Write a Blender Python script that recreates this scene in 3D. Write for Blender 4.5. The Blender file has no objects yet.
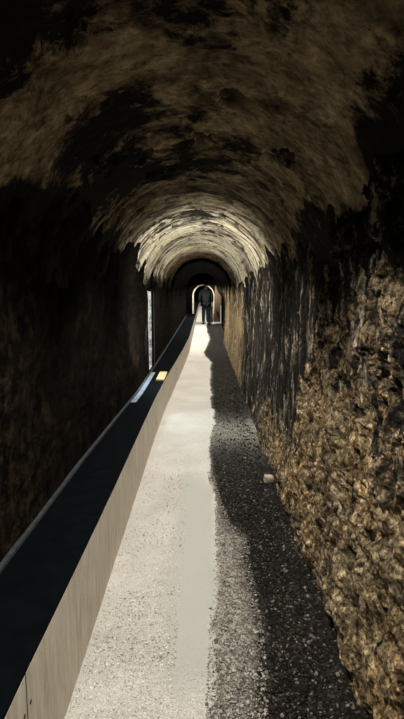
import bpy, math, random
import numpy as np
from mathutils import Vector, Matrix

random.seed(7)
rng = np.random.default_rng(7)
SC = bpy.context.scene
COL = SC.collection
PI = math.pi

# ------------------------------------------------------------------ noise
def _hash(ix, iy, iz, seed):
    h = (ix.astype(np.int64) * 374761393 + iy.astype(np.int64) * 668265263
         + iz.astype(np.int64) * 2147483647 + seed * 1274126177) & 0xFFFFFFFF
    h = ((h ^ (h >> 13)) * 1274126177) & 0xFFFFFFFF
    h = ((h ^ (h >> 16)) * 2246822519) & 0xFFFFFFFF
    h = h ^ (h >> 15)
    return (h & 0xFFFFFF).astype(np.float64) / float(0xFFFFFF)

def vnoise(p, seed=0):
    """smooth value noise in -1..1, p is (n,3)"""
    f = np.floor(p); t = p - f; t = t * t * t * (t * (t * 6 - 15) + 10)
    i = f.astype(np.int64)
    x, y, z = i[:, 0], i[:, 1], i[:, 2]
    r = 0
    for dx in (0, 1):
        wx = t[:, 0] if dx else 1 - t[:, 0]
        for dy in (0, 1):
            wy = t[:, 1] if dy else 1 - t[:, 1]
            for dz in (0, 1):
                wz = t[:, 2] if dz else 1 - t[:, 2]
                r = r + wx * wy * wz * _hash(x + dx, y + dy, z + dz, seed)
    return r * 2 - 1

def fbm(p, octv=4, seed=0, gain=.5):
    a, s, r = 1.0, 0.0, 0
    q = p.copy()
    for k in range(octv):
        r = r + a * vnoise(q, seed + 17 * k); s += a
        a *= gain; q = q * 2.03 + 11.7
    return r / s

def billow(p, octv=3, seed=0):
    a, s, r = 1.0, 0.0, 0
    q = p.copy()
    for k in range(octv):
        r = r + a * np.abs(vnoise(q, seed + 31 * k)); s += a
        a *= .5; q = q * 2.1 + 5.3
    return r / s

def sstep(a, b, x):
    t = np.clip((x - a) / (b - a), 0, 1)
    return t * t * (3 - 2 * t)

# ------------------------------------------------------------------ mesh helpers
def mesh_obj(name, verts, faces, mat=None, parent=None, smooth=True, attrs=None):
    me = bpy.data.meshes.new(name)
    verts = np.asarray(verts, dtype=np.float32)
    if isinstance(faces, np.ndarray):
        n, k = faces.shape
        me.vertices.add(len(verts)); me.vertices.foreach_set('co', verts.ravel())
        me.loops.add(n * k); me.loops.foreach_set('vertex_index', faces.astype(np.int32).ravel())
        me.polygons.add(n)
        me.polygons.foreach_set('loop_start', np.arange(0, n * k, k, dtype=np.int32))
        me.polygons.foreach_set('loop_total', np.full(n, k, dtype=np.int32))
    else:
        me.from_pydata([tuple(map(float, v)) for v in verts], [], faces)
    me.update(calc_edges=True)
    me.polygons.foreach_set('use_smooth', [smooth] * len(me.polygons))
    for an, av in (attrs or {}).items():
        a = me.attributes.new(an, 'FLOAT', 'POINT')
        a.data.foreach_set('value', np.asarray(av, dtype=np.float32).ravel())
    me.validate()
    o = bpy.data.objects.new(name, me)
    COL.objects.link(o)
    if mat: me.materials.append(mat)
    if parent: o.parent = parent
    return o

def grid_faces(nr, nc, flip=False, keep=None):
    r, c = np.meshgrid(np.arange(nr - 1), np.arange(nc - 1), indexing='ij')
    a = (r * nc + c).ravel(); b = a + 1; d = a + nc; e = d + 1
    f = np.stack([a, d, e, b] if flip else [a, b, e, d], 1)
    if keep is not None: f = f[keep.ravel()]
    return f

class MB:
    """collects simple shapes into one mesh"""
    def __init__(s): s.v = []; s.f = []
    def box(s, x0, x1, y0, y1, z0, z1, bev=0.0):
        n = len(s.v)
        b = bev
        # chamfered along the long vertical/horizontal edges of the x-z section
        sec = [(x0 + b, z0), (x1 - b, z0), (x1, z0 + b), (x1, z1 - b), (x1 - b, z1), (x0 + b, z1), (x0, z1 - b), (x0, z0 + b)] if b else \
              [(x0, z0), (x1, z0), (x1, z1), (x0, z1)]
        k = len(sec)
        for y in (y0, y1): s.v += [(x, y, z) for x, z in sec]
        s.f.append([n + i for i in range(k)]); s.f.append([n + k + i for i in reversed(range(k))])
        for i in range(k):
            j = (i + 1) % k
            s.f.append([n + j, n + i, n + k + i, n + k + j])
        return s
    def tube(s, pts, r, seg=8):
        n0 = len(s.v); pts = [Vector(p) for p in pts]
        for i, p in enumerate(pts):
            d = (pts[min(i + 1, len(pts) - 1)] - pts[max(i - 1, 0)]).normalized()
            u = d.orthogonal().normalized()
            if abs(d.y) < .9: u = d.cross(Vector((0, 1, 0))).normalized()
            w = d.cross(u)
            rr = r[i] if isinstance(r, (list, tuple)) else r
            for k in range(seg):
                a = 2 * PI * k / seg
                s.v.append(tuple(p + u * math.cos(a) * rr + w * math.sin(a) * rr))
        for i in range(len(pts) - 1):
            for k in range(seg):
                a = n0 + i * seg + k; b = n0 + i * seg + (k + 1) % seg
                s.f.append([a, b, b + seg, a + seg])
        s.f.append([n0 + k for k in reversed(range(seg))])
        e = n0 + (len(pts) - 1) * seg
        s.f.append([e + k for k in range(seg)])
        return s
    def build(s, name, mat, parent=None, smooth=False):
        return mesh_obj(name, s.v, s.f, mat, parent, smooth)

def tag(o, label=None, cat=None, group=None, kind=None):
    if label: o['label'] = label
    if cat: o['category'] = cat
    if group: o['group'] = group
    if kind: o['kind'] = kind
    return o

def empty(name, loc=(0, 0, 0)):
    o = bpy.data.objects.new(name, None); COL.objects.link(o); o.location = loc
    return o

# ------------------------------------------------------------------ material helpers
class NT:
    def __init__(s, name, rough=.85, spec=.3):
        s.m = bpy.data.materials.new(name); s.m.use_nodes = True
        s.t = s.m.node_tree; s.b = s.t.nodes['Principled BSDF']
        s.b.inputs['Roughness'].default_value = rough
        s.b.inputs['Specular IOR Level'].default_value = spec
        s.co = s.t.nodes.new('ShaderNodeNewGeometry').outputs['Position']
    def link(s, a, b): s.t.links.new(a, b)
    def noise(s, scale, detail=5, rough=.6, vec=None, sc=None, dist=0):
        n = s.t.nodes.new('ShaderNodeTexNoise')
        n.inputs['Scale'].default_value = scale; n.inputs['Detail'].default_value = detail
        n.inputs['Roughness'].default_value = rough; n.inputs['Distortion'].default_value = dist
        v = vec or s.co
        if sc:
            mp = s.t.nodes.new('ShaderNodeMapping'); mp.inputs['Scale'].default_value = sc
            s.link(v, mp.inputs['Vector']); v = mp.outputs['Vector']
        s.link(v, n.inputs['Vector'])
        return n.outputs['Fac']
    def voro(s, scale, feature='F1', out='Distance', rnd=1.0):
        n = s.t.nodes.new('ShaderNodeTexVoronoi'); n.feature = feature
        n.inputs['Scale'].default_value = scale; n.inputs['Randomness'].default_value = rnd
        s.link(s.co, n.inputs['Vector'])
        return n.outputs[out]
    def ramp(s, fac, stops):
        r = s.t.nodes.new('ShaderNodeValToRGB'); e = r.color_ramp.elements
        while len(e) < len(stops): e.new(.5)
        for el, (p, c) in zip(e, stops):
            el.position = p
            el.color = (c, c, c, 1) if isinstance(c, (int, float)) else (*c, 1)
        s.link(fac, r.inputs['Fac'])
        return r.outputs['Color']
    def attr(s, name):
        a = s.t.nodes.new('ShaderNodeAttribute'); a.attribute_name = name
        return a.outputs['Fac']
    def math(s, op, a, b=None, clamp=False):
        n = s.t.nodes.new('ShaderNodeMath'); n.operation = op; n.use_clamp = clamp
        for i, v in enumerate((a, b)):
            if v is None: continue
            if isinstance(v, (int, float)): n.inputs[i].default_value = v
            else: s.link(v, n.inputs[i])
        return n.outputs[0]
    def mix(s, fac, a, b, mode='MIX'):
        n = s.t.nodes.new('ShaderNodeMix'); n.data_type = 'RGBA'; n.blend_type = mode
        for key, v in ((0, fac), (6, a), (7, b)):
            if isinstance(v, (int, float)): n.inputs[key].default_value = v
            elif isinstance(v, tuple): n.inputs[key].default_value = (*v, 1)
            else: s.link(v, n.inputs[key])
        return n.outputs[2]
    def bump(s, h, strength=.5, dist=.01, prev=None):
        b = s.t.nodes.new('ShaderNodeBump'); b.inputs['Strength'].default_value = strength
        b.inputs['Distance'].default_value = dist
        s.link(h, b.inputs['Height'])
        if prev is not None: s.link(prev, b.inputs['Normal'])
        return b.outputs['Normal']
    def done(s, col=None, nrm=None, rough=None):
        if col is not None:
            if isinstance(col, tuple): s.b.inputs['Base Color'].default_value = (*col, 1)
            else: s.link(col, s.b.inputs['Base Color'])
        if nrm is not None: s.link(nrm, s.b.inputs['Normal'])
        if rough is not None: s.link(rough, s.b.inputs['Roughness'])
        return s.m

def mat_rock():
    """ochre rubble wall, soot-black where the soot mask says so"""
    n = NT('ochre_rock', .85, .12)
    big = n.noise(7.5, 8, .74, dist=.1)
    fine = n.noise(38, 6, .78, dist=.15)
    grain = n.noise(120, 4, .75)
    base = n.ramp(big, [(.34, (.04, .031, .019)), (.45, (.19, .145, .086)), (.56, (.42, .325, .195)), (.68, (.72, .61, .43))])
    spots = n.ramp(fine, [(.36, (.04, .036, .03)), (.46, (.5, .47, .43)), (.56, (1, 1, 1)), (.70, (1.7, 1.65, 1.6))])
    col = n.mix(1.0, base, spots, 'MULTIPLY')
    cell = n.voro(26, out='Color'); sep = n.t.nodes.new('ShaderNodeSeparateColor'); n.link(cell, sep.inputs[0])
    col = n.mix(.75, col, n.ramp(sep.outputs[0], [(.1, .45), (.5, .95), (.9, 1.6)]), 'MULTIPLY')
    lump = n.voro(26); lump2 = n.voro(70)
    g = n.ramp(grain, [(.32, .35), (.6, 1.3)])
    col = n.mix(.9, col, g, 'MULTIPLY')
    rust = n.mix(n.ramp(n.noise(2.6, 4, .6), [(.45, 0), (.62, .35)]), col, n.mix(1.0, col, (1.3, .98, .52), 'MULTIPLY'))
    # blackened part with pale mineral drips running down
    drip = n.ramp(n.noise(1, 6, .72, sc=(20, 7.0, 2.4), dist=.5), [(.40, (.004, .004, .0035)), (.52, (.014, .012, .009)), (.57, (.075, .062, .042)), (.64, (.38, .33, .25))])
    drip = n.mix(.8, drip, n.ramp(fine, [(.36, .25), (.62, 1.5)]), 'MULTIPLY')
    blot = n.noise(8.5, 6, .7, dist=.8)
    sm = n.math('ADD', n.attr('soot'), n.math('MULTIPLY', n.math('SUBTRACT', blot, .5), 2.4))
    sm = n.ramp(sm, [(.38, 0), (.58, 1)])
    col = n.mix(sm, rust, drip)
    lm = n.math('MULTIPLY', n.attr('lime_lit'), n.ramp(n.noise(1, 6, .7, sc=(9, 3, 2), dist=.8), [(.42, 0), (.56, 1)]))
    col = n.mix(lm, col, (.40, .30, .165))
    col = n.mix(n.math('MULTIPLY', n.attr('pit'), .6), col, (.02, .015, .011))
    nr = n.bump(n.math('MULTIPLY', lump, -1.0), .55, .03)
    nr = n.bump(n.math('MULTIPLY', lump2, -1.0), .7, .012, nr)
    nr = n.bump(fine, .7, .014, nr)
    nr = n.bump(grain, .8, .006, nr)
    return n.done(col, nr)

def mat_vault():
    n = NT('sooty_vault_render', .85, .12)
    big = n.noise(4.2, 8, .72, dist=.6)
    fine = n.noise(24, 6, .75, dist=.6)
    base = n.ramp(big, [(.32, (.03, .023, .014)), (.44, (.19, .14, .078)), (.55, (.42, .325, .19)), (.68, (.68, .56, .38))])
    col = n.mix(.9, base, n.ramp(fine, [(.33, .12), (.48, .85), (.66, 1.5)]), 'MULTIPLY')
    # limewash flaking in bands round the vault, with window daylight painted in
    band = n.noise(1, 6, .68, sc=(1.1, 2.6, 1.1), dist=.5)
    lime_lit = n.mix(n.ramp(fine, [(.38, 0), (.55, 1)]), (.36, .30, .19), (.80, .75, .59))
    lime_lit = n.mix(n.ramp(band, [(.50, 0), (.60, .85)]), lime_lit, (.27, .20, .115))
    # seepage lines that follow the courses round the vault
    ln = n.noise(1, 4, .6, sc=(.75, 2.3, .75), dist=.35)
    ln = n.math('ABSOLUTE', n.math('SUBTRACT', ln, .5))
    lines = n.math('MULTIPLY', n.ramp(ln, [(.015, 1), (.06, 0)]), n.ramp(n.noise(2.3, 4, .6), [(.38, .2), (.52, 1)]))
    lines = n.math('MULTIPLY', lines, n.ramp(n.attr('far'), [(.1, 0), (.7, 1)]))
    lm = n.math('ADD', n.attr('lime_lit'), n.math('MULTIPLY', n.math('SUBTRACT', big, .5), 1.6))
    lm = n.ramp(lm, [(.35, 0), (.75, 1)])
    col = n.mix(n.math('MULTIPLY', n.attr('flake'), .8), col, (.62, .50, .32))
    col = n.mix(lm, col, lime_lit)
    streak = n.noise(1, 7, .72, sc=(1.5, 3.4, 1.5), dist=.7)
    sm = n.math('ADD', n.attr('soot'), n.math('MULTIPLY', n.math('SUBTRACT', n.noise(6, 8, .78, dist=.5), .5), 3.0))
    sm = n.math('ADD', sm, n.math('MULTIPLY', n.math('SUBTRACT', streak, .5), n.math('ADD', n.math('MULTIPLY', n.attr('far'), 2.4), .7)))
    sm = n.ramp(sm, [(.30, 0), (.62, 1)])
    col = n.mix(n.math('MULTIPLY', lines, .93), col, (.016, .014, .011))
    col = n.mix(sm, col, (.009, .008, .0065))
    col = n.mix(n.math('MULTIPLY', n.attr('pit'), .85), col, (.010, .008, .006))
    nr = n.bump(big, .6, .035); nr = n.bump(fine, .8, .012, nr)
    return n.done(col, nr)

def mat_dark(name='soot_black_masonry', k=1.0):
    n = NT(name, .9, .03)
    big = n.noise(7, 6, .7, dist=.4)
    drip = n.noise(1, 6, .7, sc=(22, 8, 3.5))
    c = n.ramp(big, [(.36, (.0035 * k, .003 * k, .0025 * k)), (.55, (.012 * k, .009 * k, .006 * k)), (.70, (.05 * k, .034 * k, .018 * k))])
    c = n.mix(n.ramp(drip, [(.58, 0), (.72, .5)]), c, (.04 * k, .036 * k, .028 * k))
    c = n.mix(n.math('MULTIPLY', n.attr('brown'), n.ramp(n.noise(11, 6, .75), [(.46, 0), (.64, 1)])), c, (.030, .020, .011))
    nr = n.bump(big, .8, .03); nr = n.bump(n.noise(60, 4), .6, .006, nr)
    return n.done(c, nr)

def mat_floor():
    n = NT('pale_gritty_concrete', .85, .12)
    grit = n.voro(120)
    spk = n.noise(210, 3, .65)
    tone = n.noise(2.2, 4, .6)
    pale = n.ramp(tone, [(.35, (.52, .495, .44)), (.65, (.64, .615, .555))])
    rough_c = n.mix(n.ramp(spk, [(.33, .7), (.43, 0)]), pale, (.13, .115, .095))
    rough_c = n.mix(n.ramp(n.noise(180, 2, .5), [(.55, 0), (.72, .6)]), rough_c, (.72, .69, .62))
    smooth_c = n.mix(n.ramp(n.noise(40, 5, .7), [(.3, .35), (.5, 0)]), (.40, .395, .36), (.335, .33, .30))
    w = n.attr('worn')
    pc = n.mix(w, rough_c, smooth_c)
    # loose gravel: broken stones, darker towards the rock wall
    cell = n.voro(85, out='Color')
    sep = n.t.nodes.new('ShaderNodeSeparateColor'); n.link(cell, sep.inputs[0])
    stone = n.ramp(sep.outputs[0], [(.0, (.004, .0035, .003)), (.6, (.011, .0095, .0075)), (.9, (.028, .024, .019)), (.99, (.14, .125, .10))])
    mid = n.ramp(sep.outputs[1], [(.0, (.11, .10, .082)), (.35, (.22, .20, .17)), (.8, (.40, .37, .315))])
    gcol = n.mix(n.attr('dark_tone'), mid, stone)
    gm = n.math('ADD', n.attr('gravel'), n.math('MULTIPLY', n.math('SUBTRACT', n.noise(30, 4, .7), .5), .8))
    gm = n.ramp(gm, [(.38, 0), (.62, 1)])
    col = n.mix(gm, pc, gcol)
    inv = n.math('SUBTRACT', 1.0, w)
    h = n.math('MULTIPLY', n.math('ADD', n.ramp(spk, [(.3, 0), (.5, 1)]), n.math('MULTIPLY', grit, .6)), n.math('ADD', n.math('MULTIPLY', inv, .9), .1))
    nr = n.bump(h, .75, .006)
    return n.done(col, nr)

def mat_gravel(name, stops):
    n = NT(name, .8, .15)
    c = n.ramp(n.attr('tone'), stops)
    c = n.mix(.6, c, n.ramp(n.noise(160, 3), [(.3, .5), (.7, 1.2)]), 'MULTIPLY')
    return n.done(c, n.bump(n.noise(220, 3), .5, .002))

def mat_timber():
    n = NT('pale_weathered_timber', .72, .3)
    g = n.noise(30, 5, .65, sc=(1, 1.1, .16), dist=.3)       # grain and drips running down the face
    b = n.noise(2.5, 4, .6)
    c = n.ramp(g, [(.30, (.34, .285, .215)), (.5, (.50, .445, .355)), (.72, (.60, .545, .45))])
    c = n.mix(n.ramp(b, [(.4, .0), (.65, .5)]), c, (.40, .325, .25))
    c = n.mix(n.ramp(n.noise(55, 3, .6), [(.70, 0), (.76, .8)]), c, (.08, .06, .045))
    return n.done(c, n.bump(g, .25, .003))

def mat_plain(name, c, rough=.6, spec=.4, metal=0, nscale=40, var=.35, bump=.2):
    n = NT(name, rough, spec); n.b.inputs['Metallic'].default_value = metal
    f = n.noise(nscale, 5, .65)
    col = n.ramp(f, [(.3, tuple(x * (1 - var) for x in c)), (.7, tuple(min(1, x * (1 + var)) for x in c))])
    return n.done(col, n.bump(f, bump, .004))

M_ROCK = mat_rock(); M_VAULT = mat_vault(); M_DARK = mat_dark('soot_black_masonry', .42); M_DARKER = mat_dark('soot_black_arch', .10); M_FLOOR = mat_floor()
M_TIMBER = mat_timber()
M_BLACK = mat_plain('black_painted_board', (.0022, .0032, .004), .85, .02, nscale=12, var=.3, bump=.1)
M_RIM = mat_plain('dull_metal_rim', (.05, .056, .058), .55, .2, .2, nscale=30)
M_SCREW = mat_plain('rusty_screw', (.03, .024, .02), .5, .5, .7)
M_LIMEWASH = mat_plain('limewashed_stone', (.50, .51, .49), .85, .2, nscale=22, var=.9, bump=1.0)
M_EDGE = mat_plain('pale_plaster_edge', (.70, .64, .50), .85, .2, nscale=18, var=.3, bump=.4)
M_STONE = mat_plain('brown_stone', (.30, .21, .13), .85, .3, nscale=22, var=.6, bump=.8)
M_STONE2 = mat_plain('pinkish_stone', (.42, .335, .25), .85, .3, nscale=22, var=.5, bump=.8)
M_YELLOW = mat_plain('sun_patch_yellow', (.62, .47, .25), .7, .3, nscale=14, var=.2)
M_GLINT = mat_plain('sky_glint_blue', (.30, .36, .42), .4, .4, .2, nscale=10, var=.4)
M_IRON = mat_plain('worn_iron', (.30, .28, .24), .45, .5, .7, nscale=90)
M_SILL = mat_plain('white_kerb_stone', (.80, .79, .74), .8, .3, nscale=30, var=.1)
M_SKIN = mat_plain('skin', (.42, .27, .20), .55, .4, nscale=60, var=.1, bump=.05)
M_JACKET = mat_plain('charcoal_cloth', (.020, .021, .023), .85, .2, nscale=120, var=.3, bump=.3)
M_TROUSER = mat_plain('dark_navy_cloth', (.008, .011, .017), .85, .2, nscale=120, var=.3, bump=.3)
M_HAIR = mat_plain('black_hair', (.008, .007, .006), .5, .3, nscale=200, var=.3)
M_WHITE = mat_plain('white_cotton', (.82, .82, .80), .8, .2, nscale=120, var=.08)
M_SHOE = mat_plain('black_shoe', (.012, .012, .013), .5, .4)

# ------------------------------------------------------------------ plan of the tunnel (metres; camera at 0,0,1.6 looking along +Y)
Y0, YRIB, YDOOR, YEND = -1.2, 12.0, 23.6, 50.0
CX, SPR, R = -.045, 1.60, .725        # vault centre line, springing height, radius
BX_Y = np.array([-2, 5.2, 6.5, 8.0, 10, 12.5, 17, 60]); BX_X = np.array([-.519, -.521, -.505, -.457, -.40, -.345, -.34, -.33])
def board_x(y): return np.interp(y, BX_Y, BX_X)
def left_x(y): return np.interp(y, [-2, 3, 5.5, 14, 60], [-.825, -.825, -.755, -.745, -.745])
WIN = (6.84, 7.25, .47, 1.57)          # slit in the left wall: y0 y1 z0 z1

def ylines(n, extra=()):
    u = np.linspace(1 / 1.15, 1 / YDOOR, n)
    ys = np.concatenate([np.linspace(Y0, 1.1, 26), 1 / u, np.linspace(YDOOR + .3, YEND, 40), np.array(extra, dtype=float)])
    return np.unique(np.round(ys, 4))

EDGE_Y = np.array([-2, 1.2, 1.65, 2.1, 2.7, 3.0, 3.25, 3.5, 3.8, 4.2, 4.6, 5.1, 5.9, 6.8, 8.6, 9.6, 10.7, 11.6, 12.4, 13.3, 16, 19, 60])
EDGE_X = np.array([.24, .24, .235, .28, .27, .29, .19, .14, .11, .08, .065, .10, .14, .15, .14, .17, .20, .09, .03, .10, .25, .17, .25])
MIDE_X = np.array([.02, .025, .04, .06, .09, .11, .12, .115, .095, .065, .055, .08, .14, .13, .12, .15, .18, .07, .02, .08, .22, .15, .22])

def blob(Y, T, y0, t0, ry, rt):
    return np.exp(-(((Y - y0) / ry) ** 2 + ((T - t0) / rt) ** 2))

def build_shell():
    # ---------------- vault
    ys = ylines(430); th = np.linspace(0, PI, 190)
    YY, TT = np.meshgrid(ys, th, indexing='ij')
    Yf, Tf = YY.ravel(), TT.ravel(); Td = np.degrees(Tf)
    xc = np.where(Yf > -99, CX, CX)
    P = np.stack([xc + R * np.cos(Tf), Yf, SPR + R * np.sin(Tf)], 1)
    d = .022 * fbm(P * 2.2, 4, 3) + .010 * fbm(P * 9, 4, 8) + .004 * fbm(P * 34, 3, 5)
    hole = sstep(.24, .34, fbm(P * np.array([10., 8., 10.]), 4, 77)) * sstep(-.25, .1, vnoise(P * 2.4, 12))
    rim = sstep(.14, .22, fbm(P * np.array([10., 8., 10.]), 4, 77)) * (1 - hole) * sstep(-.25, .1, vnoise(P * 2.4, 12))
    d = d - .028 * hole
    d = d * np.clip(np.minimum(Tf, PI - Tf) / .12, .25, 1)
    N = np.stack([-np.cos(Tf), 0 * Tf, -np.sin(Tf)], 1)
    V = P + N * d[:, None]
    n1 = fbm(P * 1.3, 3, 40) * .35; Yn = Yf + n1; Tn = Td + fbm(P * 1.9, 3, 41) * 22
    soot = .42 * sstep(0, 1, 0 * Yf + 1) * 0 + .10
    soot = soot + 1.0 * sstep(38, 26, Tn) * sstep(4.2, 2.6, Yn) + .45 * sstep(20, 8, Tn)
    soot = soot + .95 * sstep(138, 154, Tn) * sstep(1.3, 1.9, Yn) * sstep(4.6, 3.8, Yn) + .5 * sstep(150, 160, Tn)
    soot = soot + .5 * sstep(158, 172, Tn) - .26
    soot = soot + .95 * blob(Yn, Tn, 2.75, 150, .75, 42) + .8 * blob(Yn, Tn, 2.05, 116, .42, 16) + .7 * blob(Yn, Tn, 3.0, 108, .6, 22)
    soot = soot + .9 * blob(Yn, Tn, 1.2, 138, .22, 30) + .42 * sstep(1.5, 1.0, Yn) + .6 * blob(Yn, Tn, 1.42, 98, .16, 7)
    soot = soot + .4 * np.exp(-((Tn - 89) / 5.0) ** 2) * sstep(9, 5, Yf) + .75 * blob(Yn, Tn, 2.7, 68, .42, 15)
    soot = soot + .75 * blob(Yn, Tn, 5.0, 95, .45, 80) + .45 * blob(Yn, Tn, 3.1, 40, .3, 20) + .5 * blob(Yn, Tn, 6.3, 60, .3, 60)
    soot = soot - .35 * blob(Yn, Tn, 1.7, 130, .3, 22) - .35 * blob(Yn, Tn, 1.9, 48, .5, 16) - .3 * blob(Yn, Tn, 3.9, 110, .35, 90)
    soot = soot + .8 * sstep(56, 42, Tn) * sstep(2.0, 1.6, Yn) + .25 * blob(Yn, Tn, 1.2, 80, .2, 15)
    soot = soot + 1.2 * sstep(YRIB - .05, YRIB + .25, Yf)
    lime_lit = sstep(4.0, 6.6, Yn) * sstep(11.8, 9.0, Yn) * .80 + .50 * sstep(3.0, 4.4, Yn) * sstep(9, 7, Yn)  # pale zone also carries the window's daylight in its colour
    o = mesh_obj('ceiling', V, grid_faces(len(ys), len(th), False), M_VAULT, attrs={'soot': soot, 'lime_lit': lime_lit, 'far': sstep(2.2, 4.6, Yf), 'pit': hole, 'flake': rim * sstep(5, 3, Yf)})
    tag(o, kind='structure')

    # ---------------- right wall: ochre rock, then blackened masonry
    zs = np.linspace(-.12, 2.12, 420)      # length up the wall, bending into the vault above 1.6
    YY, ZZ = np.meshgrid(ys, zs, indexing='ij'); Yf, Zf = YY.ravel(), ZZ.ravel()
    X = np.interp(Zf, [-.12, .0, .5, 1.6], [.600, .605, .635, CX + R]) + .32 * sstep(14, 20, Yf) * sstep(1.6, 1.0, Zf)
    phi = np.clip((Zf - 1.6) / R, 0, 1); NX, NZ = np.cos(phi), np.sin(phi)
    X = np.where(Zf > 1.6, CX + R * NX, X)
    P = np.stack([X, Yf, np.where(Zf > 1.6, SPR + R * NZ, Zf)], 1)
    rocky = sstep(3.9 - .55 * Zf, 3.3 - .45 * Zf, Yf + .45 * fbm(P * 2.3, 3, 50))
    low = sstep(.75, .25, Zf + .25 * fbm(P * 2.5, 3, 51)) * sstep(7.5, 3.5, Yf)
    rocky = np.clip(np.maximum(rocky, .8 * low), 0, 1)
    big = fbm(P * np.array([3., 3., 3.4]), 4, 21); bil = billow(P * 6.5, 4, 22); fin = fbm(P * 36, 4, 23); vst = fbm(P * np.array([7., 7., 1.6]), 4, 24)
    pits = sstep(.22, .46, fbm(P * np.array([11., 8., 11.]), 4, 25))
    d = rocky * (.055 * big + .060 * (bil - .25) + .016 * fin - .030 * pits) + (1 - rocky) * (.016 * big + .032 * vst + .008 * fin)
    d = d + .05 * sstep(.35, .0, Zf + .12 * big) * (.5 + .6 * big) * sstep(5, 2, Yf)          # foot of the wall creeps out
    d = d + .022 * sstep(1.1, 1.6, Zf) - .075 * sstep(1.74, 2.06, Zf + .34 * fbm(P * np.array([2.6, 2.6, 2.6]), 3, 74) + .15 * sstep(5.0, 7.5, Yf))
    V = P.copy(); V[:, 0] -= d * NX; V[:, 2] -= d * NZ
    soot = (1 - rocky) * sstep(9.2, 7.2, Yf + .8 * fbm(P * np.array([2., 2., 1.5]), 3, 60)) * .95
    soot = np.maximum(soot, sstep(1.30, 1.75, Zf + .25 * fbm(P * 4, 3, 61)) * .75)
    soot = np.maximum(soot, .48 * sstep(.75, 1.25, Zf + .3 * fbm(P * 3, 3, 62)) * sstep(4.2, 3, Yf))
    soot = np.maximum(soot, .21)
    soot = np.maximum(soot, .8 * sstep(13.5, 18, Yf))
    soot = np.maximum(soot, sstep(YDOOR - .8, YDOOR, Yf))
    lime_lit = .7 * sstep(7.4, 9.0, Yf) * sstep(16, 12, Yf) * sstep(1.35, .9, Zf)
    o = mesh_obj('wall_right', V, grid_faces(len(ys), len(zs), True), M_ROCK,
                 attrs={'soot': soot, 'lime_lit': lime_lit, 'pit': pits * rocky})
    tag(o, kind='structure')

    # ---------------- left wall, almost black, with the slit window
    ys = ylines(230, WIN[:2]); zs = np.unique(np.concatenate([np.linspace(-.1, 2.2, 200), np.array(WIN[2:])]))
    YY, ZZ = np.meshgrid(ys, zs, indexing='ij'); Yf, Zf = YY.ravel(), ZZ.ravel()
    X = left_x(Yf); X = X + (CX - R - X) * sstep(.6, 1.6, Zf)
    phi = np.clip((Zf - 1.6) / R, 0, 1); NX, NZ = np.cos(phi), np.sin(phi)
    X = np.where(Zf > 1.6, CX - R * NX, X)
    P = np.stack([X, Yf, np.where(Zf > 1.6, SPR + R * NZ, Zf)], 1)
    d = .035 * fbm(P * 3, 4, 70) + .02 * (billow(P * 7, 3, 71) - .25) + .007 * fbm(P * 30, 3, 72)
    dy = np.maximum(np.maximum(WIN[0] - Yf, Yf - WIN[1]), 0); dz = np.maximum(np.maximum(WIN[2] - Zf, Zf - WIN[3]), 0)
    d = d * sstep(0, .18, np.hypot(dy, dz)) * sstep(.42, .75, Zf)
    d = d + .020 * sstep(.9, 1.66, Zf) - .080 * sstep(1.80, 2.14, Zf + .4 * fbm(P * 2.6, 3, 73) + .20 * sstep(5, 7.5, Yf))
    V = P.copy(); V[:, 0] += d * NX; V[:, 2] -= d * NZ
    yc = (ys[:-1] + ys[1:]) / 2; zc = (zs[:-1] + zs[1:]) / 2
    keep = ~(((yc > WIN[0]) & (yc < WIN[1]))[:, None] & ((zc > WIN[2]) & (zc < WIN[3]))[None, :])
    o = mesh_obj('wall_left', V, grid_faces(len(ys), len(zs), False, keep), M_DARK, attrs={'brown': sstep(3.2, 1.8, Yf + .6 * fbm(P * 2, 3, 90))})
    tag(o, kind='structure')

    # ---------------- floor
    u = np.linspace(1 / 1.15, 1 / YDOOR, 620)
    ys = np.unique(np.concatenate([np.linspace(Y0, 1.1, 60), 1 / u, np.linspace(YDOOR + .5, YEND, 30)]))
    xs = np.linspace(-.84, .80, 330)
    YY, XX = np.meshgrid(ys, xs, indexing='ij'); Yf, Xf = YY.ravel(), XX.ravel()
    P = np.stack([Xf, Yf, 0 * Xf], 1)
    wob = .035 * fbm(P * np.array([6., 5., 1.]), 3, 80) + .012 * fbm(P * 30, 2, 81)
    wide = np.where(Yf < 3.4, .13, .075)
    dark_tone = sstep(-wide, .04, Xf + wob - np.interp(Yf, EDGE_Y, EDGE_X)) * (1 - .75 * np.exp(-((Yf - 5.45 + 2 * wob) / .55) ** 2))  # paler gap in the gravel paints in the window's daylight pool
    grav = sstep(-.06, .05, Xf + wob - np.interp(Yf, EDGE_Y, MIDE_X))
    worn = .92 * sstep(-.235, -.135, Xf + .5 * wob) * sstep(.10, .03, Xf + .6 * wob) * sstep(4.15, 3.8, Yf + 1.0 * (Xf + .05)) * sstep(1.65, 1.95, Yf + wob * 3)
    worn = np.maximum(worn, .25 * sstep(4.6, 6, Yf))
    worn = worn * (1 - grav)
    z = .004 * fbm(P * 3, 3, 82) + (1 - worn) * (.0035 * fbm(P * 60, 3, 83) + .002 * fbm(P * 22, 2, 84))
    z = z - .007 * grav + grav * .009 * fbm(P * 55, 3, 85) + .03 * sstep(.45, .62, Xf) * grav * (1 + fbm(P * 5, 3, 86))
    P[:, 2] = z
    o = mesh_obj('floor', P, grid_faces(len(ys), len(xs), True), M_FLOOR, attrs={'dark_tone': dark_tone, 'gravel': grav, 'worn': worn})
    tag(o, kind='structure')
build_shell()

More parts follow.
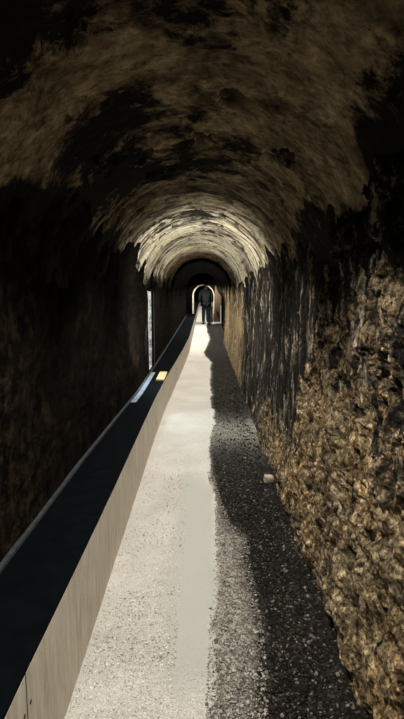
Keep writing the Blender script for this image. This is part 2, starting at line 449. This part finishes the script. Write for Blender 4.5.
# ------------------------------------------------------------------ loose stones on the floor (nobody could count them)
ICO_V = None
def ico():
    t = (1 + 5 ** .5) / 2
    v = np.array([(-1, t, 0), (1, t, 0), (-1, -t, 0), (1, -t, 0), (0, -1, t), (0, 1, t), (0, -1, -t), (0, 1, -t), (t, 0, -1), (t, 0, 1), (-t, 0, -1), (-t, 0, 1)], float)
    v /= np.linalg.norm(v[0])
    f = np.array([(0, 11, 5), (0, 5, 1), (0, 1, 7), (0, 7, 10), (0, 10, 11), (1, 5, 9), (5, 11, 4), (11, 10, 2), (10, 7, 6), (7, 1, 8),
                  (3, 9, 4), (3, 4, 2), (3, 2, 6), (3, 6, 8), (3, 8, 9), (4, 9, 5), (2, 4, 11), (6, 2, 10), (8, 6, 7), (9, 8, 1)])
    return v, f

def scatter(name, xy, rad, mat, tone, zoff, label):
    n = len(xy); v, f = ico()
    V = np.repeat(v[None], n, 0) * (1 + .28 * rng.uniform(-1, 1, (n, 12, 1)))
    sc = rad[:, None] * rng.uniform(.7, 1.25, (n, 3)); sc[:, 2] *= .7
    V = V * sc[:, None, :]
    a = rng.uniform(0, 2 * PI, n); c, s = np.cos(a)[:, None], np.sin(a)[:, None]
    x = V[..., 0] * c - V[..., 1] * s; y = V[..., 0] * s + V[..., 1] * c
    V = np.stack([x + xy[:, 0:1], y + xy[:, 1:2], V[..., 2] + zoff[:, None] + rad[:, None] * .25], 2).reshape(-1, 3)
    F = (f[None] + 12 * np.arange(n)[:, None, None]).reshape(-1, 3)
    o = mesh_obj(name, V, F, mat, smooth=False, attrs={'tone': np.repeat(tone, 12)})
    tag(o, label, 'gravel', kind='stuff')
    return o

def near_y(n, a, b):      # denser near the camera, as seen
    u = rng.uniform(1 / b, 1 / a, n); return 1 / u

n = 17000
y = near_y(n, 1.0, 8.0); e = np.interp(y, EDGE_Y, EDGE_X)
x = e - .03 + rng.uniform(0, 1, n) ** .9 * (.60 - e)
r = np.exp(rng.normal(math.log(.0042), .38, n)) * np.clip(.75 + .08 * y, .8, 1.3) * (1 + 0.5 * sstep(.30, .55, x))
scatter('dark_gravel', np.stack([x, y], 1), np.clip(r, .002, .013),
        mat_gravel('dark_stones', [(0, (.005, .004, .0035)), (.6, (.015, .0125, .01)), (.9, (.045, .038, .03)), (.985, (.20, .18, .145))]),
        rng.uniform(0, 1, n), -.006 + .02 * sstep(.45, .62, x), 'dark gravel heaped along the foot of the right rock wall')
n = 9000
y = near_y(n, 1.0, 4.2); lo = np.interp(y, EDGE_Y, MIDE_X); e = np.interp(y, EDGE_Y, EDGE_X)
x = lo - .03 + rng.uniform(0, 1, n) ** 1.4 * (e - lo + .04)
r = np.exp(rng.normal(math.log(.0036), .35, n))
scatter('grey_gravel', np.stack([x, y], 1), np.clip(r, .002, .009),
        mat_gravel('grey_brown_stones', [(0, (.09, .08, .066)), (.45, (.22, .20, .168)), (.9, (.46, .425, .365))]),
        rng.uniform(0, 1, n), np.full(n, -.004), 'grey loose gravel between the pale path and the dark gravel')
n = 13000
y = near_y(n, 1.0, 4.5)
x = rng.uniform(-.51, -.12, n)
r = np.exp(rng.normal(math.log(.0026), .35, n))
scatter('pale_grit', np.stack([x, y], 1), np.clip(r, .0013, .007),
        mat_gravel('pale_stones', [(0, (.30, .27, .22)), (.3, (.55, .52, .46)), (.9, (.80, .77, .70))]),
        rng.uniform(0, 1, n), np.full(n, .0), 'pale grit on the path beside the timber face of the ledge')

# ------------------------------------------------------------------ the ledge: timber face, black top
ledge = tag(empty('wall_ledge', (-.6, 1.5, 0)), 'long low ledge with pale timber face and black top along the left wall', 'ledge')
def rel(o):
    o.matrix_parent_inverse = Matrix.Translation(-Vector((-.6, 1.5, 0)))
    return o
SEAMS = [-1.2, 1.305, 5.35, 9.3, 13.3, 17.3, 21.3, 25.3, 37, 49.5]
def TOP(y): return float(np.interp(y, [0, 1.2, 1.7, 2.6, 4.3, 6.2, 9.5, 60], [.485, .485, .467, .442, .426, .402, .390, .395]))
def strip(ya, yb, fx0, fx1, z0, z1, n=None):
    """bar that follows the plan curve; fx0/fx1 give its left and right side at y"""
    n = n or max(2, int((yb - ya) / .5) + 2)
    v, f = [], []
    for i in range(n):
        yy = ya + (yb - ya) * i / (n - 1)
        a, b = float(fx0(yy)), float(fx1(yy))
        za = z0(yy) if callable(z0) else z0; zb = z1(yy) if callable(z1) else z1
        v += [(a, yy, za), (b, yy, za), (b, yy, zb), (a, yy, zb)]
    for i in range(n - 1):
        k = 4 * i
        for j in range(4):
            q = (j + 1) % 4
            f.append([k + q, k + j, k + 4 + j, k + 4 + q])
    f.append([0, 1, 2, 3]); k = 4 * (n - 1); f.append([k + 3, k + 2, k + 1, k])
    return v, f
for a, b in zip(SEAMS[:-1], SEAMS[1:]):
    v, f = strip(a + .0045, b - .0045, lambda q: board_x(q) - .022, board_x, -.03, TOP)
    p = rel(mesh_obj('face_board', v, f, M_TIMBER, ledge, False))
    for ys_ in (a + .026, b - .026):
        for zz in (.12, .365):
            xx = float(board_x(ys_))
            m = MB().tube([(xx - .004, ys_, zz), (xx + .0015, ys_, zz), (xx + .0025, ys_, zz)], [.007, .007, .004], 10)
            s = m.build('screw', M_SCREW, p, True); 
for q0 in SEAMS[1:-1]:
    v, f = strip(q0 - .004, q0 + .004, lambda q: board_x(q) - .02, lambda q: board_x(q) - .001, -.02, lambda q: TOP(q) - .001)
    rel(mesh_obj('joint_strip', v, f, M_BLACK, ledge, False))['label'] = 'black joint strip between two boards'
v, f = strip(Y0, 49.5, lambda q: left_x(q) - .02, lambda q: board_x(q) - .0005, lambda q: TOP(q) + .0005, lambda q: TOP(q) + .015)
rel(mesh_obj('top_board', v, f, M_BLACK, ledge, False))['label'] = 'black painted top board'
v, f = strip(Y0, 23.0, lambda q: left_x(q) - .012, lambda q: left_x(q) + .020, lambda q: TOP(q) + .016, lambda q: TOP(q) + .032)
rel(mesh_obj('back_rim', v, f, M_RIM, ledge, False))['label'] = 'dull grey metal rim against the wall'

v, f = strip(5.0, 6.95, lambda q: left_x(q) + .021, lambda q: left_x(q) + .075, lambda q: TOP(q) + .0155, lambda q: TOP(q) + .020)  # strip added to draw the sky's reflection on the black ledge
rel(mesh_obj('sky_glint_strip', v, f, M_GLINT, ledge, False))['label'] = 'added pale bluish strip imitating sky reflection below the slit window'
# ------------------------------------------------------------------ slit window in the left wall
def rough_quad(m, p00, p10, p01, nu, nv, amp, seed, nrm):
    p00, p10, p01 = map(np.array, (p00, p10, p01))
    U, W = np.meshgrid(np.linspace(0, 1, nu), np.linspace(0, 1, nv), indexing='ij')
    P = p00 + U.reshape(-1, 1) * (p10 - p00) + W.reshape(-1, 1) * (p01 - p00)
    edge = np.minimum(np.minimum(U, 1 - U), np.minimum(W, 1 - W)).ravel()
    P = P + np.array(nrm) * (amp * fbm(P * 18, 4, seed) * sstep(0, .08, edge))[:, None]
    n0 = len(m.v); m.v += [tuple(q) for q in P]
    m.f += [[int(i) + n0 for i in q] for q in grid_faces(nu, nv)]
m = MB(); xo, xw = -1.45, -.75
y0, y1, z0, z1 = WIN
rough_quad(m, (xw, y1, z0), (xo, y1 - .05, z0), (xw, y1, z1), 30, 60, .03, 5, (0, -1, 0))      # far jamb, faces the camera
rough_quad(m, (xw, y0, z0), (xo, y0 + .05, z0), (xw, y0, z1), 12, 20, .01, 6, (0, 1, 0))
rough_quad(m, (xw, y0, z0), (xo, y0, z0), (xw, y1, z0), 12, 12, .008, 7, (0, 0, 1))
rough_quad(m, (xw, y0, z1), (xo, y0, z1), (xw, y1, z1), 12, 12, .008, 8, (0, 0, -1))
win = tag(m.build('window_1', M_LIMEWASH, None, True), kind='structure')
MB().box(-.752, -.722, y1 - .030, y1 + .0, z0, z1 + .0, .004).build('window_frame', M_BLACK, win)
MB().box(-.752, -.716, y1 + .003, y1 + .042, z0, z1 - .02, .004).build('window_frame', M_RIM, win)
MB().box(-.755, -.712, y0 - .02, y1 + .30, z1 - .01, z1 + .035, .005).build('window_lintel', M_DARK, win)

# ------------------------------------------------------------------ darker, slightly narrower rib where the limewash ends
ny, nt = 6, 80
V = []
for i, yy in enumerate(np.linspace(YRIB, YRIB + .5, ny)):
    for t in np.linspace(0, PI, nt):
        th_ = .012 + .058 * math.sin(t) ** .5
        rr = R - th_ * (1 if i not in () else 1)
        V.append((CX + rr * math.cos(t), yy, SPR + rr * math.sin(t)))
for t in np.linspace(0, PI, nt):
    V.append((CX + (R + .06) * math.cos(t), YRIB, SPR + (R + .06) * math.sin(t)))
F = [list(map(int, q)) for q in grid_faces(ny, nt)]
F += [[(ny) * nt + k, (ny) * nt + k + 1, k + 1, k] for k in range(nt - 1)]
tag(mesh_obj('trim_1', V, F, M_DARKER, None, True), kind='structure')

# ------------------------------------------------------------------ cross wall with an arched doorway and pale splayed edge
DL, DR, DS = -.50, .535, 1.25       # front opening left / right / springing height
def arch(l, r, s, h, n=26, zb=0.0):
    pts = [(l, zb)]
    for k in range(n + 1):
        t = PI - PI * k / n
        pts.append(((l + r) / 2 + (r - l) / 2 * math.cos(t), s + h * math.sin(t)))
    pts.append((r, zb))
    return pts
fr = arch(DL, DR, DS, .54); bk = arch(DL + .06, DR - .06, DS, .49)
outer = []
for (x, z) in fr:                      # outer outline of the cross wall
    dx, dz = x - .02, z - 1.0
    k = 1.05 / max(abs(dx), abs(dz) * .8, .2)
    outer.append((.02 + dx * k, max(-.05, 1.0 + dz * k)) if z > 0.01 else (math.copysign(1.0, x), -.05))
k = len(fr)
V = [(x, YDOOR, z) for x, z in fr] + [(x, YDOOR, z) for x, z in outer]
F = [[i, i + 1, k + i + 1, k + i] for i in range(k - 1)]
tag(mesh_obj('wall_far', V, F, M_DARK, None, False), kind='structure')
V = [(x, YDOOR - .01, z) for x, z in fr] + [(x, YDOOR + .30, z) for x, z in bk]
F = [[i, i + 1, k + i + 1, k + i] for i in range(k - 1)]
tag(mesh_obj('trim_2', V, F, M_EDGE, None, True), kind='structure')
V = [(x, YDOOR + .30, z) for x, z in bk] + [(x, YDOOR + .30, z) for x, z in outer]
tag(mesh_obj('wall_back', V, F, M_DARK, None, False), kind='structure')
tag(MB().box(-1, 1, YEND - .1, YEND, -.1, 2.6).build('wall_end', M_DARK), kind='structure')

V = [(.56, 23.45, 0), (.86, 23.45, 0), (.86, 23.45, 2.0), (.56, 23.45, 1.75), (.56, YDOOR + .2, 0), (.86, YDOOR + .2, 0), (.86, YDOOR + .2, 2.0), (.56, YDOOR + .2, 1.75)]
tag(mesh_obj('trim_3', V, [[0, 1, 2, 3], [4, 0, 3, 7], [3, 2, 6, 7], [1, 5, 6, 2], [5, 4, 7, 6]], M_STONE, None, False), kind='structure')
tag(MB().box(.785, .83, 22.56, 22.66, .0, .84, .008).build('marker_post', M_SILL), 'thin white upright post at the right end of the white kerb', 'post')
sill = tag(MB().box(-.03, .78, 22.5, 22.8, -.03, .075, .01).build('kerb_stone', M_SILL),
           'white kerb stone across the path behind the feet of the person', 'kerb')

# ------------------------------------------------------------------ stones
def stone(name, loc, size, mat, label, seed, group=None, box=.0):
    nu, nv = 22, 14
    V = []
    for i in range(nv):
        p = PI * i / (nv - 1)
        for j in range(nu):
            a = 2 * PI * j / nu
            d = np.array([math.sin(p) * math.cos(a), math.sin(p) * math.sin(a), math.cos(p)])
            q = np.sign(d) * np.abs(d) ** (1 - .55 * box)
            V.append(q)
    V = np.array(V); V = V * (1 + .22 * fbm(V * 1.7 + seed * 9.1, 4, seed))[:, None] * np.array(size)
    V[:, 2] -= V[:, 2].min()
    F = [[i * nu + j, i * nu + (j + 1) % nu, (i + 1) * nu + (j + 1) % nu, (i + 1) * nu + j] for i in range(nv - 1) for j in range(nu)]
    o = mesh_obj(name, V, F, mat, None, True); o.location = loc
    return tag(o, label, 'stone', group)
stone('loose_stone', (.545, 3.92, .0), (.042, .035, .035), M_STONE2, 'pale squarish stone lying on dark gravel at the foot of the right wall', 3, box=.8)
stone('boulder', (.63, 23.1, 0), (.14, .15, .25), M_STONE, 'brown boulder beside the person, tallest by the right wall', 5, 'boulders by the doorway', .4)
stone('boulder', (.335, 23.1, 0), (.11, .13, .17), M_STONE2, 'pale brown boulder just right of the legs of the person', 8, 'boulders by the doorway', .3)

zt = TOP(6.7) + .0155
tag(MB().box(-.61, -.505, 6.3, 6.9, zt, zt + .022, .004).build('sun_patch_slab', M_YELLOW), 'added pale yellow slab imitating a sun patch on the black ledge below the slit window', 'sun_patch')  # yellow slab added in place of a patch of sun on the ledge

# ------------------------------------------------------------------ iron staple in the upper right wall
pts = [(.648 + .022 * 0, 1.80, 1.872)]
st = []
for kx in range(13):
    a = PI * kx / 12
    st.append((.632 - .012 * math.sin(a), 1.775 - .018 * math.cos(a) * 1.0, 1.875 + .042 * math.sin(a)))
st = [(.70, 1.757, 1.868)] + st + [(.70, 1.793, 1.868)]
tag(MB().tube(st, .0032, 8).build('iron_staple', M_IRON, None, True), 'small bent iron staple driven into the dark upper right wall', 'staple')

# ------------------------------------------------------------------ the person, standing at the doorway
def skin(name, verts, edges, radii, mat, parent, root=0, sub=2):
    me = bpy.data.meshes.new(name); me.from_pydata(verts, edges, []); me.update()
    o = bpy.data.objects.new(name, me); COL.objects.link(o); o.parent = parent
    md = o.modifiers.new('skin', 'SKIN'); md.use_smooth_shade = True
    sv = me.skin_vertices[0].data if me.skin_vertices else None
    if sv is None:
        bpy.context.view_layer.objects.active = o; o.select_set(True)
        bpy.ops.mesh.customdata_skin_add(); o.select_set(False); sv = me.skin_vertices[0].data
    for i, r_ in enumerate(radii):
        sv[i].radius = (r_, r_) if not isinstance(r_, tuple) else r_
        sv[i].use_root = (i == root)
    ss = o.modifiers.new('sub', 'SUBSURF'); ss.levels = sub; ss.render_levels = sub
    me.materials.append(mat)
    return o

def make_person(loc):
    r_ = tag(empty('person', loc), 'person in dark jacket and trousers standing on the path at the far doorway', 'person')
    # y negative is forward (towards the camera)
    V, E, RR = [], [], []
    def add(p, r, prev=None):
        V.append(p); RR.append(r)
        if prev is not None: E.append((prev, len(V) - 1))
        return len(V) - 1
    pel = add((0, 0, .95), (.105, .075))
    wai = add((0, .005, 1.10), (.125, .09), pel); che = add((0, .01, 1.32), (.15, .10), wai); col = add((0, .01, 1.46), (.09, .07), che)
    nek = add((0, -.005, 1.54), .052, col); jaw = add((0, -.02, 1.61), (.062, .075), nek); hed = add((0, -.01, 1.70), (.075, .092), jaw); top = add((0, 0, 1.775), (.055, .068), hed)
    for s in (-1, 1):
        hip = add((s * .085, 0, .88), .07, pel); kne = add((s * .10, -.015, .50), .055, hip); cal = add((s * .10, .01, .34), .052, kne)
        ank = add((s * .10, .01, .09), .036, cal); toe = add((s * .115, -.13, .035), .032, ank)
        sho = add((s * .19, .01, 1.42), .055, che); elb = add((s * .245, .02, 1.14), .042, sho); wri = add((s * .25, -.06, .90), .028, elb)
        plm = add((s * .25, -.08, .83), (.022, .038), wri)
    skin('body', V, E, RR, M_SKIN, r_)
    for s in (-1, 1):                                    # five separate curled fingers on each hand
        for k in range(5):
            a = [(s * .25, -.08 + .004, .84)]
            if k < 4:
                yy = -.108 + .019 * k; L = (.066, .076, .072, .056)[k]
                a += [(s * .25, yy, .80), (s * .246, yy - .004, .80 - L * .55), (s * .232, yy - .008, .80 - L)]
            else:
                a += [(s * .242, -.112, .835), (s * .234, -.128, .805), (s * .232, -.130, .785)]
            skin('finger', a, [(0, 1), (1, 2), (2, 3)], [.011, .0095, .0085, .007], M_SKIN, r_, 0, 1)
    # jacket and trousers follow the body
    V, E, RR = [], [], []
    b = add((0, 0, .86), (.185, .135)); w = add((0, .005, 1.08), (.165, .125), b); c = add((0, .01, 1.32), (.185, .135), w); t = add((0, .01, 1.47), (.105, .085), c)
    for s in (-1, 1):
        sh = add((s * .20, .01, 1.42), .085, c); el = add((s * .265, .02, 1.14), .066, sh); wr = add((s * .26, -.05, .92), .05, el)
    skin('jacket', V, E, RR, M_JACKET, r_)
    V, E, RR = [], [], []
    p = add((0, 0, .93), (.15, .115))
    for s in (-1, 1):
        h = add((s * .09, 0, .86), .105, p); kn = add((s * .10, -.012, .50), .078, h); an = add((s * .10, .01, .09), .07, kn)
    skin('trousers', V, E, RR, M_TROUSER, r_)
    V, E, RR = [], [], []
    a = add((0, .02, 1.74), (.09, .095)); c2 = add((0, .01, 1.795), (.065, .075), a); d_ = add((0, .055, 1.66), (.075, .05), a)
    skin('hair', V, E, RR, M_HAIR, r_)
    for s in (-1, 1):
        skin('shoe', [(s * .10, .05, .045), (s * .105, -.06, .045), (s * .115, -.16, .035)], [(0, 1), (1, 2)], [.045, .048, .036], M_SHOE, r_, 0, 2)
        MB().tube([(s * .03, -.098, 1.69), (s * .03, -.104, 1.69)], [.012, .006], 10).build('eye', M_WHITE, r_, True)
        skin('ear', [(s * .078, .0, 1.70), (s * .088, .012, 1.68), (s * .08, .005, 1.655)], [(0, 1), (1, 2)], [.012, .014, .009], M_SKIN, r_, 0, 1)
    skin('nose', [(0, -.10, 1.69), (0, -.122, 1.655), (0, -.102, 1.645)], [(0, 1), (1, 2)], [.009, .014, .009], M_SKIN, r_, 0, 1)
    MB().tube([(-.025, -.094, 1.615), (0, -.102, 1.613), (.025, -.094, 1.615)], [.004, .007, .004], 8).build('mouth', M_STONE2, r_, True)
    ring = [(.088 * math.cos(q), -.012 + .082 * math.sin(q) - .02 * max(0, -math.sin(q)), 1.50 - .03 * max(0, -math.sin(q))) for q in np.linspace(-PI * 1.0, PI * 1.0, 22)]
    sc_ = MB().tube(ring, .013, 10).build('collar', M_WHITE, r_, True)
    sc_['label'] = 'white collar'
    return r_
pers = make_person((.13, 22.25, .0)); pers.rotation_euler.z = PI; pers.scale = (1.08, 1.08, 1.06)

# ------------------------------------------------------------------ light
def spot(name, loc, target, power, angle, blend=1.0, color=(1, .95, .86), size=0.0):
    l = bpy.data.lights.new(name, 'SPOT'); l.energy = power; l.spot_size = math.radians(angle); l.spot_blend = blend
    l.color = color; l.shadow_soft_size = size
    o = bpy.data.objects.new(name, l); COL.objects.link(o); o.location = loc
    o.rotation_euler = (Vector(target) - Vector(loc)).to_track_quat('-Z', 'Y').to_euler()
    return o
def area(name, loc, target, power, sx, sy, color=(1, 1, 1), spread=180):
    l = bpy.data.lights.new(name, 'AREA'); l.shape = 'RECTANGLE'; l.size = sx; l.size_y = sy; l.energy = power; l.color = color
    l.spread = math.radians(spread)
    o = bpy.data.objects.new(name, l); COL.objects.link(o); o.location = loc
    o.rotation_euler = (Vector(target) - Vector(loc)).to_track_quat('-Z', 'Y').to_euler()
    return o
for i, y in enumerate([.1, 1.7, 3.3, 4.9, 6.5, 8.1, 9.7, 11.3, 13, 14.7, 16.4, 18.2, 19.8, 21.2, 24.8, 27, 29.5, 32, 35, 38.5, 43]):  # row of added bare spots along the crown, no fittings there
    p = 132 if y < 12 else 240
    spot('crown_fill', (.0, y, 2.16), (-.02, y + .15, 0), p, 118, 1.0, (1, .955, .88))
# daylight through the slit window
area('window_daylight', (-1.40, 6.90, 1.15), (-.72, 7.16, 1.1), 6, .3, .8, (.92, .97, 1))
spot('window_sky_patch', (-.66, 6.95, 1.50), (.17, 5.35, 0), 75, 56, 1.0, (.66, .86, 1.0), .05)
spot('window_sunbeam', (-.70, 6.85, 1.50), (-.57, 6.65, .44), 28, 17, .8, (1, .84, .55), .0)
spot('window_sky_glint', (-.70, 6.85, 1.2), (-.73, 6.2, .44), 30, 50, 1.0, (.6, .8, 1.0), .0)
# added uplights standing mid-tunnel to brighten the far vault, no source there
spot('vault_fill', (-.40, 5.1, .62), (.0, 6.2, 2.3), 165, 145, 1.0, (1, .95, .85), .0)
spot('vault_fill', (.1, 8.6, .3), (-.05, 8.6, 2.3), 85, 120, 1.0, (1, .95, .85), .0)
# added spots to brighten the doorway edge; no lamps there
spot('doorway_fill', (-.25, 23.0, 1.9), (.51, 23.75, 1.2), 130, 60, .8, (1, .96, .86))
spot('doorway_fill', (.40, 23.0, 1.9), (-.47, 23.75, 1.1), 130, 60, .8, (1, .97, .92))

w = bpy.data.worlds.new('world'); SC.world = w; w.use_nodes = True
w.node_tree.nodes['Background'].inputs['Color'].default_value = (.6, .7, 1, 1)
w.node_tree.nodes['Background'].inputs['Strength'].default_value = .01

# ------------------------------------------------------------------ camera
cd = bpy.data.cameras.new('camera'); cam = bpy.data.objects.new('camera', cd); COL.objects.link(cam)
cd.sensor_fit = 'VERTICAL'; cd.sensor_height = 36; cd.sensor_width = 36 * 404 / 719
cd.lens = 495 / 719 * 36; cd.clip_start = .02; cd.clip_end = 200
cam.location = (0, 0, 1.6)
cam.rotation_euler = (PI / 2 - math.atan(71 / 495), 0, math.atan(1 / 495))
SC.camera = cam
SC.view_settings.view_transform = 'Standard'; SC.view_settings.look = 'None'
SC.view_settings.exposure = .12; SC.view_settings.gamma = 1
SC.view_settings.use_curve_mapping = False
